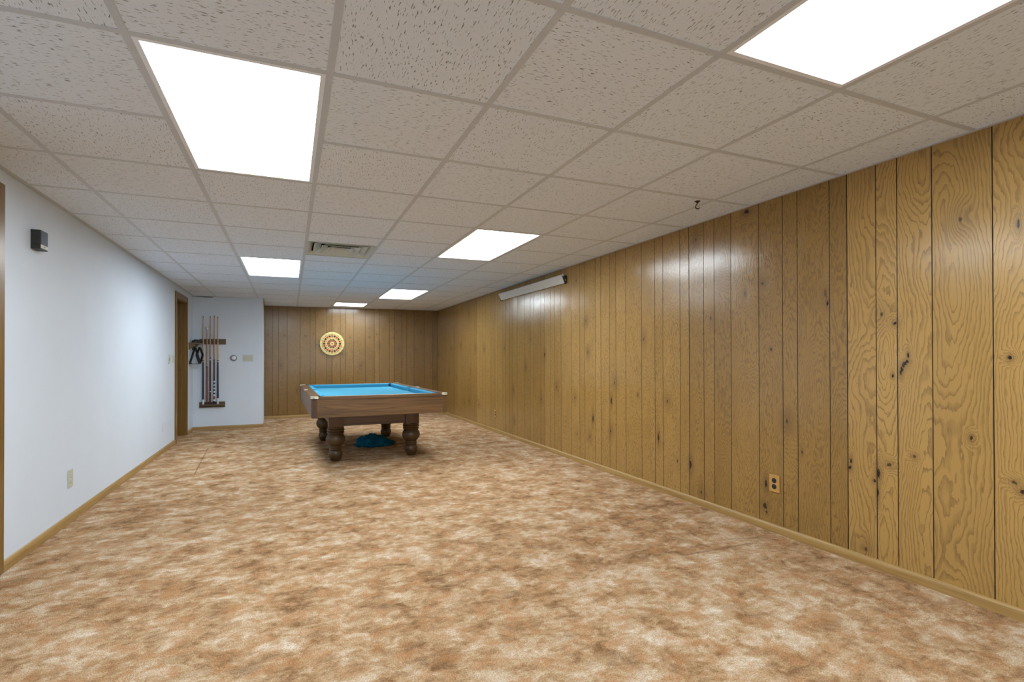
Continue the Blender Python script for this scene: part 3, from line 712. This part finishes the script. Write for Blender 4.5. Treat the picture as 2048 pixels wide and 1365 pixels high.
# ------------------------------------------------------------------ bundled cloth under the table
bm = bmesh.new(); bmesh.ops.create_icosphere(bm, subdivisions=6, radius=1.0)
for v in bm.verts:
    d = v.co.normalized(); p = d * 2.1
    n1 = noise.fractal(p, 1.0, 2.0, 3); n2 = 1 - abs(noise.noise(p * 1.7 + Vector((4, 1, 2)))) * 2; n3 = 1 - abs(noise.noise(p * 3.6 + Vector((1, 8, 2)))) * 2
    r = 0.88 + 0.17 * n1 + 0.10 * n2 + 0.03 * n3
    hgt = 0.135 * (1.05 - 0.35 * d.x)
    co = Vector((d.x * r * 0.232, d.y * r * 0.20, d.z * r * hgt))
    flare = max(0, 0.055 - co.z) / 0.055
    if co.z < 0.012: co.z = 0.002 + 0.010 * (0.5 + 0.5 * n2) * (co.z > -0.02)
    co.x *= 1 + 0.10 * min(1, flare); co.y *= 1 + 0.10 * min(1, flare)
    v.co = co
me = bpy.data.meshes.new('bundled_cloth'); bm.to_mesh(me); bm.free(); me.materials.append(M['cloth'])
for p in me.polygons: p.use_smooth = True
o = bpy.data.objects.new('bundled_cloth', me); COL.objects.link(o); o.location = (1.515, 4.83, 0.0)
tag(o, 'crumpled dark teal cloth lying on the carpet under the pool table', 'cloth')

# ------------------------------------------------------------------ dartboard
db = empty('dartboard', 'round cream, red and black dartboard on the far panelled wall', 'dartboard', (1.246, YB, 1.420))
RD = 0.2286
g = MB(); g.lathe([(RD - .012, 0.001), (RD, 0.006), (RD, 0.024), (RD - .004, 0.028)], (0, 0, 0), 64, axis='y'); g.build('board', M['db_cream'], db)
g = MB()
def cell(r0, r1, a0, a1, mat, n=2, y=-0.0292):
    A = [a0 + (a1 - a0) * i / n for i in range(n + 1)]
    P = [(r1 * math.sin(a), y, r1 * math.cos(a)) for a in A] + [(r0 * math.sin(a), y, r0 * math.cos(a)) for a in A[::-1]]
    g.poly(P, mat)
rings = [0.020, 0.050, 0.085, 0.17, 0.405, 0.44, 0.485, 0.525, 0.57, 0.735, 0.785, 0.825, 1.0]
for k in range(20):
    mid = 2 * PI * k / 20; hw = PI / 20; red = k % 2 == 0
    col, opp = (M['db_red'], M['db_black']) if red else (M['db_black'], M['db_red'])
    for a, b in zip([0.0] + rings, rings):
        if b <= 0.02: continue
        R0, R1 = a * RD, min(b, 0.982) * RD
        if abs(a - 0.17) < .001: fill, gap = col, .17
        elif abs(a - 0.485) < .001: fill, gap = opp, .2
        elif abs(a - 0.57) < .001: fill, gap = col, .17
        elif abs(a - 0.785) < .001: fill, gap = opp, .15
        elif b <= 0.051: fill, gap = M['db_red'], 0
        elif b <= 0.171: fill, gap = (M['db_orange'] if b < .1 else M['db_cream']), 0
        else: fill, gap = M['db_cream'], 0
        if gap:
            cell(R0, R1, mid - hw, mid - hw * (1 - gap), M['db_cream'], 1); cell(R0, R1, mid - hw * (1 - gap), mid + hw * (1 - gap), fill, 2)
            cell(R0, R1, mid + hw * (1 - gap), mid + hw, M['db_cream'], 1)
        else: cell(R0, R1, mid - hw, mid + hw, fill, 2)
    cell(0.0005, 0.02 * RD, mid - hw, mid + hw, M['db_red'], 1)
g.build('target_face', None, db)
NUM = [20, 1, 18, 4, 13, 6, 10, 15, 2, 17, 3, 19, 7, 16, 8, 11, 14, 9, 12, 5]
for k, num in enumerate(NUM):
    cu = bpy.data.curves.new('num', 'FONT'); cu.body = str(num); cu.size = 0.026; cu.align_x = 'CENTER'; cu.align_y = 'CENTER'; cu.extrude = 0.0004; cu.resolution_u = 2
    to = bpy.data.objects.new('num', cu); COL.objects.link(to)
    bpy.context.view_layer.update(); dg = bpy.context.evaluated_depsgraph_get()
    tm = bpy.data.meshes.new_from_object(to.evaluated_get(dg))
    a = 2 * PI * k / 20
    tm.transform(Matrix.Translation((0.91 * RD * math.sin(a), -0.0298, 0.91 * RD * math.cos(a))) @ Matrix.Rotation(a, 4, 'Y') @ Matrix.Rotation(PI / 2, 4, 'X'))
    bpy.data.objects.remove(to); tm.materials.clear(); tm.materials.append(M['db_green'])
    o = bpy.data.objects.new('numeral', tm); COL.objects.link(o); o.parent = db

# ------------------------------------------------------------------ cue rack, cues, bridge
cr = empty('cue_rack', 'dark wooden two-piece cue rack screwed to the white return wall', 'cue rack', (-0.656, YW, 0.36))
g = MB(); g.box(-.185, .187, -.020, -.001, 1.002, 1.087, bev=.003); g.build('upper_rail', M['rackwood'], cr)
g = MB(); g.box(-.185, .175, -.020, -.001, -0.007, 0.082, bev=.003); g.build('lower_backboard', M['rackwood'], cr)
g = MB(); g.box(-.160, .165, -.085, -.020, 0.026, 0.048, bev=.003); g.build('ledge', M['rackwood'], cr)
CX = [-0.784, -0.730, -0.685, -0.630, -0.580]; CYY = YW - 0.050
for x in CX + [-0.52]:
    g = MB(); lx_ = x + 0.656
    pts = [(lx_ + .013 * math.sin(a), -.050 + .018 * math.cos(a), 1.042) for a in [PI * .25 + i * PI * 1.5 / 10 for i in range(11)]]
    g.tube([(lx_, -.020, 1.042), (lx_, -.030, 1.042)], .003, 8); g.tube(pts, .003, 8); g.build('clip', M['shelfwood'], cr)
ZC = 0.36 + 0.0485
def cue(x, top, segs, label, name='cue_stick', cat='cue stick', group='pool cues in the rack'):
    root = empty(name, label, cat, (x, CYY, ZC), (0, 0, 0), group)
    h = top - ZC
    rad = lambda z: 0.0062 + (0.0150 - 0.0062) * (1 - z / h) ** 0.85
    for pn, a, b, mat in segs:
        a -= ZC if a > 0 else 0; b = (b - ZC) if b > 0 else h
        a = max(a, 0); g = MB(); n = 6
        g.lathe([(rad(a + (b - a) * i / n), a + (b - a) * i / n) for i in range(n + 1)], (0, 0, 0), 16)
        g.build(pn, mat, root, smooth=True)
    return root
cue(CX[0], 1.802, [('bumper', 0, .455, M['linen']), ('band', .455, .485, M['bluewhite']), ('butt', .485, 1.075, M['navy']), ('ring', 1.075, 1.088, M['linen']), ('joint', 1.088, 1.105, M['black']),
                   ('shaft', 1.105, 1.785, M['maple']), ('tip', 1.785, 0, M['black'])], 'cue with dark navy butt and white base, leftmost in the rack')
b = cue(CX[1], 1.625, [('bumper', 0, .435, M['black']), ('handle', .435, .985, M['redwood']), ('collar', .985, 1.010, M['black']), ('shaft', 1.010, 0, M['maple_d'])],
        'shorter bridge stick with a crossbar head and reddish handle, in the cue rack', 'bridge_stick', 'bridge stick', None)
g = MB(); zt = 1.625 - ZC
g.box(-.040, .034, -.004, .004, zt - .004, zt + .006, bev=.0015); g.lathe([(.010, zt - .03), (.011, zt), (.009, zt + .012), (.005, zt + .030), (.002, zt + .036)], (0, 0, 0), 14)
g.build('bridge_head', M['metal'], b)
cue(CX[2], 1.806, [('bumper', 0, .43, M['black']), ('butt', .43, .60, M['brownwood']), ('ring', .60, .613, M['bluewhite']), ('grip', .613, .87, M['brownwood']), ('forearm', .87, 1.105, M['brownwood']),
                   ('ring', 1.105, 1.125, M['linen']), ('joint', 1.125, 1.15, M['brownwood']), ('shaft', 1.15, 1.788, M['maple_d']), ('tip', 1.788, 0, M['black'])],
    'cue with dark brown butt and a single white ring, middle of the rack')
segs = [('bumper', 0, .455, M['black']), ('band', .455, .485, M['linen']), ('butt', .485, .535, M['redwood'])]
z = .535
for k in range(10): segs.append(('wrap_band', z, z + .027, M['navy'] if k % 2 else M['bluewhite'])); z += .027
segs += [('forearm', z, 1.11, M['brownwood']), ('joint', 1.11, 1.12, M['black']), ('shaft', 1.12, 1.80, M['maple_d']), ('tip', 1.80, 0, M['black'])]
cue(CX[3], 1.818, segs, 'cue with black and white striped grip, second from the right in the rack')
cue(CX[4], 1.800, [('bumper', 0, .455, M['linen']), ('band', .455, .50, M['bluewhite']), ('butt', .50, 1.075, M['navy']), ('ring', 1.075, 1.088, M['linen']), ('joint', 1.088, 1.105, M['black']),
                   ('shaft', 1.105, 1.785, M['maple']), ('tip', 1.785, 0, M['black'])], 'cue with dark navy butt and white base, rightmost in the rack')

# ------------------------------------------------------------------ wall shelf with ball racks, behind the far door casing
sh = empty('wall_shelf', 'small brown wooden shelf between the far door casing and the cue rack', 'shelf', (XL, 7.09, 1.36))
g = MB(); g.box(0.001, 0.150, -.17, .16, 0, .016, bev=.003); g.build('board', M['shelfwood'], sh)
g = MB(); g.prism([(.001, -.15, -.001), (.10, -.15, -.001), (.001, -.15, -.10)], [(.001, -.13, -.001), (.10, -.13, -.001), (.001, -.13, -.10)])
g.build('bracket', M['shelfwood'], sh)
g = MB(); g.prism([(.001, .12, -.001), (.10, .12, -.001), (.001, .12, -.10)], [(.001, .14, -.001), (.10, .14, -.001), (.001, .14, -.10)])
g.build('bracket', M['shelfwood'], sh)
pegs = []
for px, py in ((.066, -.03), (.128, -.03)):
    g = MB(); g.tube([(px, py, 0), (px, py, -.035), (px + .0, py + .012, -.045), (px, py + .024, -.035)], .004, 8); g.build('hook', M['metal'], sh)
def ring_rack(name, pts, wd, th, label, loc, rz=0.0):
    """plastic ball rack: closed band following pts (y, z), wd wide along x"""
    n = len(pts); g = MB(); c = Vector((sum(p[0] for p in pts) / n, sum(p[1] for p in pts) / n))
    inn = [tuple(c + (Vector(p) - c) * (1 - th / (Vector(p) - c).length)) for p in pts]
    for i in range(n):
        j = (i + 1) % n; P = [pts[i], pts[j], inn[j], inn[i]]
        g.prism([(-wd / 2, y, z) for y, z in P], [(wd / 2, y, z) for y, z in P])
    bmesh.ops.remove_doubles(g.bm, verts=g.bm.verts[:], dist=1e-5)
    o = g.build(name, M['black']); o.location = loc; o.rotation_euler = (0, 0, rz)
    return tag(o, label, 'ball rack', None)
def rounded(poly, r, n=5):
    out = []; m = len(poly)
    for i in range(m):
        p, a, b = Vector(poly[i]), Vector(poly[i - 1]), Vector(poly[(i + 1) % m])
        d1, d2 = (a - p).normalized(), (b - p).normalized()
        s, e_ = p + d1 * r, p + d2 * r
        for k in range(n + 1):
            t = k / n; out.append(tuple((s * (1 - t) ** 2 + p * 2 * t * (1 - t) + e_ * t ** 2)))
    return out
ring_rack('triangle_rack', rounded([(0, 0), (-.150, -.275), (.150, -.275)], .035), .030, .012,
          'black triangular ball rack hanging under the small shelf by the door', (XL + .066, 7.07, 1.322), -0.36)
ring_rack('diamond_rack', rounded([(0, 0), (.105, -.135), (0.0, -.280), (-.105, -.135)], .03), .030, .012,
          'black diamond ball rack hanging at the outer edge of the small shelf', (XL + .128, 7.07, 1.322), -0.30)
g = MB()
pts = rounded([(-.085, -.04), (.085, -.04), (.07, .04), (-.07, .04)], .03)
g.prism([(x, y, 0) for x, y in pts], [(x * .8, y * .8, .042) for x, y in pts])
g.box(-.03, .03, -.018, .018, .040, .052, bev=.004)
o = g.build('black_tray', M['black']); o.location = (XL + .075, 7.10, 1.3762); o.rotation_euler = (0, 0, 1.1)
tag(o, 'small black object lying on top of the small wooden shelf', 'tray')

# ------------------------------------------------------------------ thermostat and wall plates
th = empty('thermostat', 'round white thermostat with a grey ring beside the cue rack', 'thermostat', (-0.359, YW, 1.140))
g = MB(); g.lathe([(.050, .001), (.050, .010), (.046, .016), (.040, .018)], (0, 0, 0), 36, axis='y'); g.build('ring', M['grey'], th, smooth=True)
g = MB(); g.lathe([(.031, .016), (.031, .028), (.027, .036), (.016, .039)], (.004, 0, .002), 36, axis='y'); g.build('dial', M['whitep'], th, smooth=True)
def plate_y(name, x, z, w_, h_, label, toggles):
    root = empty(name, label, 'switch plate', (x, YW, z))
    g = MB(); g.box(-w_ / 2, w_ / 2, -.007, -.0005, -h_ / 2, h_ / 2, bev=.002); g.build('plate', M['ivory'], root)
    for t in toggles:
        g = MB(); g.box(t - .005, t + .005, -.018, -.0065, -.010, .013, bev=.002); g.build('toggle', M['ivory'], root)
plate_y('switch_plate', -0.152, 1.138, .150, .104, 'wide ivory three-switch plate right of the round thermostat', (-.046, 0, .046))
def plate_x(name, y, z, w_, h_, label, cat, mat, deco=None):
    root = empty(name, label, cat, (XL, y, z))
    g = MB(); g.box(.0005, .007, -w_ / 2, w_ / 2, -h_ / 2, h_ / 2, bev=.002); g.build('plate', mat, root)
    if deco == 'toggle':
        g = MB(); g.box(.0065, .009, -.006, .006, -.022, .022, bev=.001); g.build('slot', M['black'], root)
        g = MB(); g.box(.008, .020, -.005, .005, -.002, .014, bev=.002); g.build('toggle', M['ivory'], root)
    if deco == 'slider':
        g = MB(); g.box(.0065, .012, -.010, .010, -.034, .034, bev=.002); g.build('rocker', M['ivory'], root)
    if deco == 'outlet':
        for dz in (-.020, .020):
            g = MB(); g.lathe([(.016, .0065), (.016, .0095), (.014, .0105)], (0, 0, dz), 20, axis='x'); g.build('socket', mat, root)
    return root
plate_x('switch_plate', 5.600, 1.125, .075, .118, 'ivory single switch plate on the white wall, farther from the door casing', 'switch plate', M['ivory'], 'toggle')
plate_x('switch_plate', 5.810, 1.130, .075, .096, 'small ivory switch plate touching the far door casing', 'switch plate', M['ivory'], 'slider')
plate_x('outlet_plate', 2.490, 0.303, .078, .122, 'pale grey-green outlet plate low on the white left wall, nearest the camera', 'outlet', M['ivory'], 'outlet')
plate_x('outlet_plate', 5.281, 0.306, .075, .115, 'painted-over white wall plate low on the left wall, farther from the door frame', 'wall plate', M['painted'])
plate_x('outlet_plate', 5.640, 0.318, .075, .115, 'painted-over white wall plate low on the left wall, next to the door frame', 'wall plate', M['painted'])
def outlet_r(y, z, label):
    root = empty('outlet', label, 'outlet', (XR, y, z))
    g = MB(); g.box(-.008, -.0005, -.0365, .0365, -.055, .055, bev=.002); g.build('plate', M['tanplate'], root)
    for dz in (-.0195, .0195):
        g = MB(); g.lathe([(.0165, -.0075), (.0165, -.0095), (.014, -.0105)], (0, 0, dz), 22, axis='x'); s_ = g.build('receptacle', M['black'], root)
        for dy in (-.005, .005):
            g = MB(); g.box(-.0112, -.0102, dy - .0009, dy + .0009, dz - .004, dz + .005); g.build('slot', M['dark'], s_)
    g = MB(); g.lathe([(.003, -.0078), (.003, -.0090)], (0, 0, 0), 12, axis='x'); g.build('screw', M['metal'], root)
outlet_r(0.437, 0.317, 'tan two-socket outlet on the wood panelling, nearest the camera')
outlet_r(5.230, 0.287, 'small far outlet low on the wood panelling right of the pool table')

# ------------------------------------------------------------------ loudspeaker on the left wall
sp = empty('wall_speaker', 'small black box speaker high on the white left wall', 'speaker', (XL, 1.904, 1.788))
g = MB(); g.box(.0005, .046, 0, .099, 0, .114, bev=.002); g.build('cabinet', M['spk_side'], sp)
g = MB(); g.box(.0455, .0475, .004, .095, .030, .110); 
for k in range(12): g.box(.0475, .0485, .008, .091, .034 + k * .006, .037 + k * .006)
g.build('grille', M['spk_front'], sp)
g = MB(); g.box(.0455, .0476, .004, .095, .008, .028); lb = g.build('name_strip', M['spk_label'], sp); lb['label'] = 'beige name strip'
g = MB()
for k, (a, b_) in enumerate(((.036, .041), (.042, .045), (.046, .050), (.051, .054), (.055, .060))): g.box(.0476, .0479, a, b_, .015 + .001 * (k % 2), .020 + .001 * (k % 3))
g.build('lettering', M['black'], lb)

# ------------------------------------------------------------------ slanted white housing on the panelled wall
ho_ = empty('wall_housing', 'long pale slanted metal housing with black end bracket, high on the panelled wall', 'housing', (XR, 4.03, 2.03))
P1, P2 = (-.0695, .046), (-.0215, -.043); nrm = (.88, .475)
sec = [P1, P2, (P2[0] + nrm[0] * .020, P2[1] + nrm[1] * .020), (P1[0] + nrm[0] * .034, P1[1] + nrm[1] * .034)]
g = MB(); g.prism([(x, -.93, z) for x, z in sec], [(x, .925, z) for x, z in sec]); g.build('case', M['housing'], ho_)
cap = [(-.052, .033), (-.030, .040), (-.001, .040), (-.001, -.040), (-.012, -.052), (-.024, -.046)]
for ya, yb in ((-.952, -.9302), (.9252, .945)):
    g = MB(); g.prism([(x, ya, z) for x, z in cap], [(x, yb, z) for x, z in cap]); eb = g.build('end_bracket', M['black'], ho_)
    if ya < 0:
        g = MB(); g.lathe([(.006, -.001), (.006, .003)], (-.022, ya, -.010), 14, axis='y'); kk = g.build('button', M['yellow'], eb); kk['label'] = 'yellow-green dot'

# ------------------------------------------------------------------ black hook in the ceiling
hk = empty('ceiling_hook', 'black swag hook hanging from a ceiling tile near the panelled wall', 'hook', (2.965, 0.665, cz(2.965, .665) + .004))
g = MB(); g.lathe([(.019, 0), (.019, -.004), (.009, -.008), (.006, -.016)], (0, 0, 0), 20); g.build('base', M['black'], hk, smooth=True)
g = MB(); g.tube([(0, 0, -.012), (-.002, .001, -.022), (-.010, .004, -.030), (-.013, .005, -.040), (-.008, .003, -.050), (.002, -.001, -.053), (.011, -.004, -.048), (.013, -.005, -.042)], .0038, 10)
g.build('hook', M['black'], hk, smooth=True)
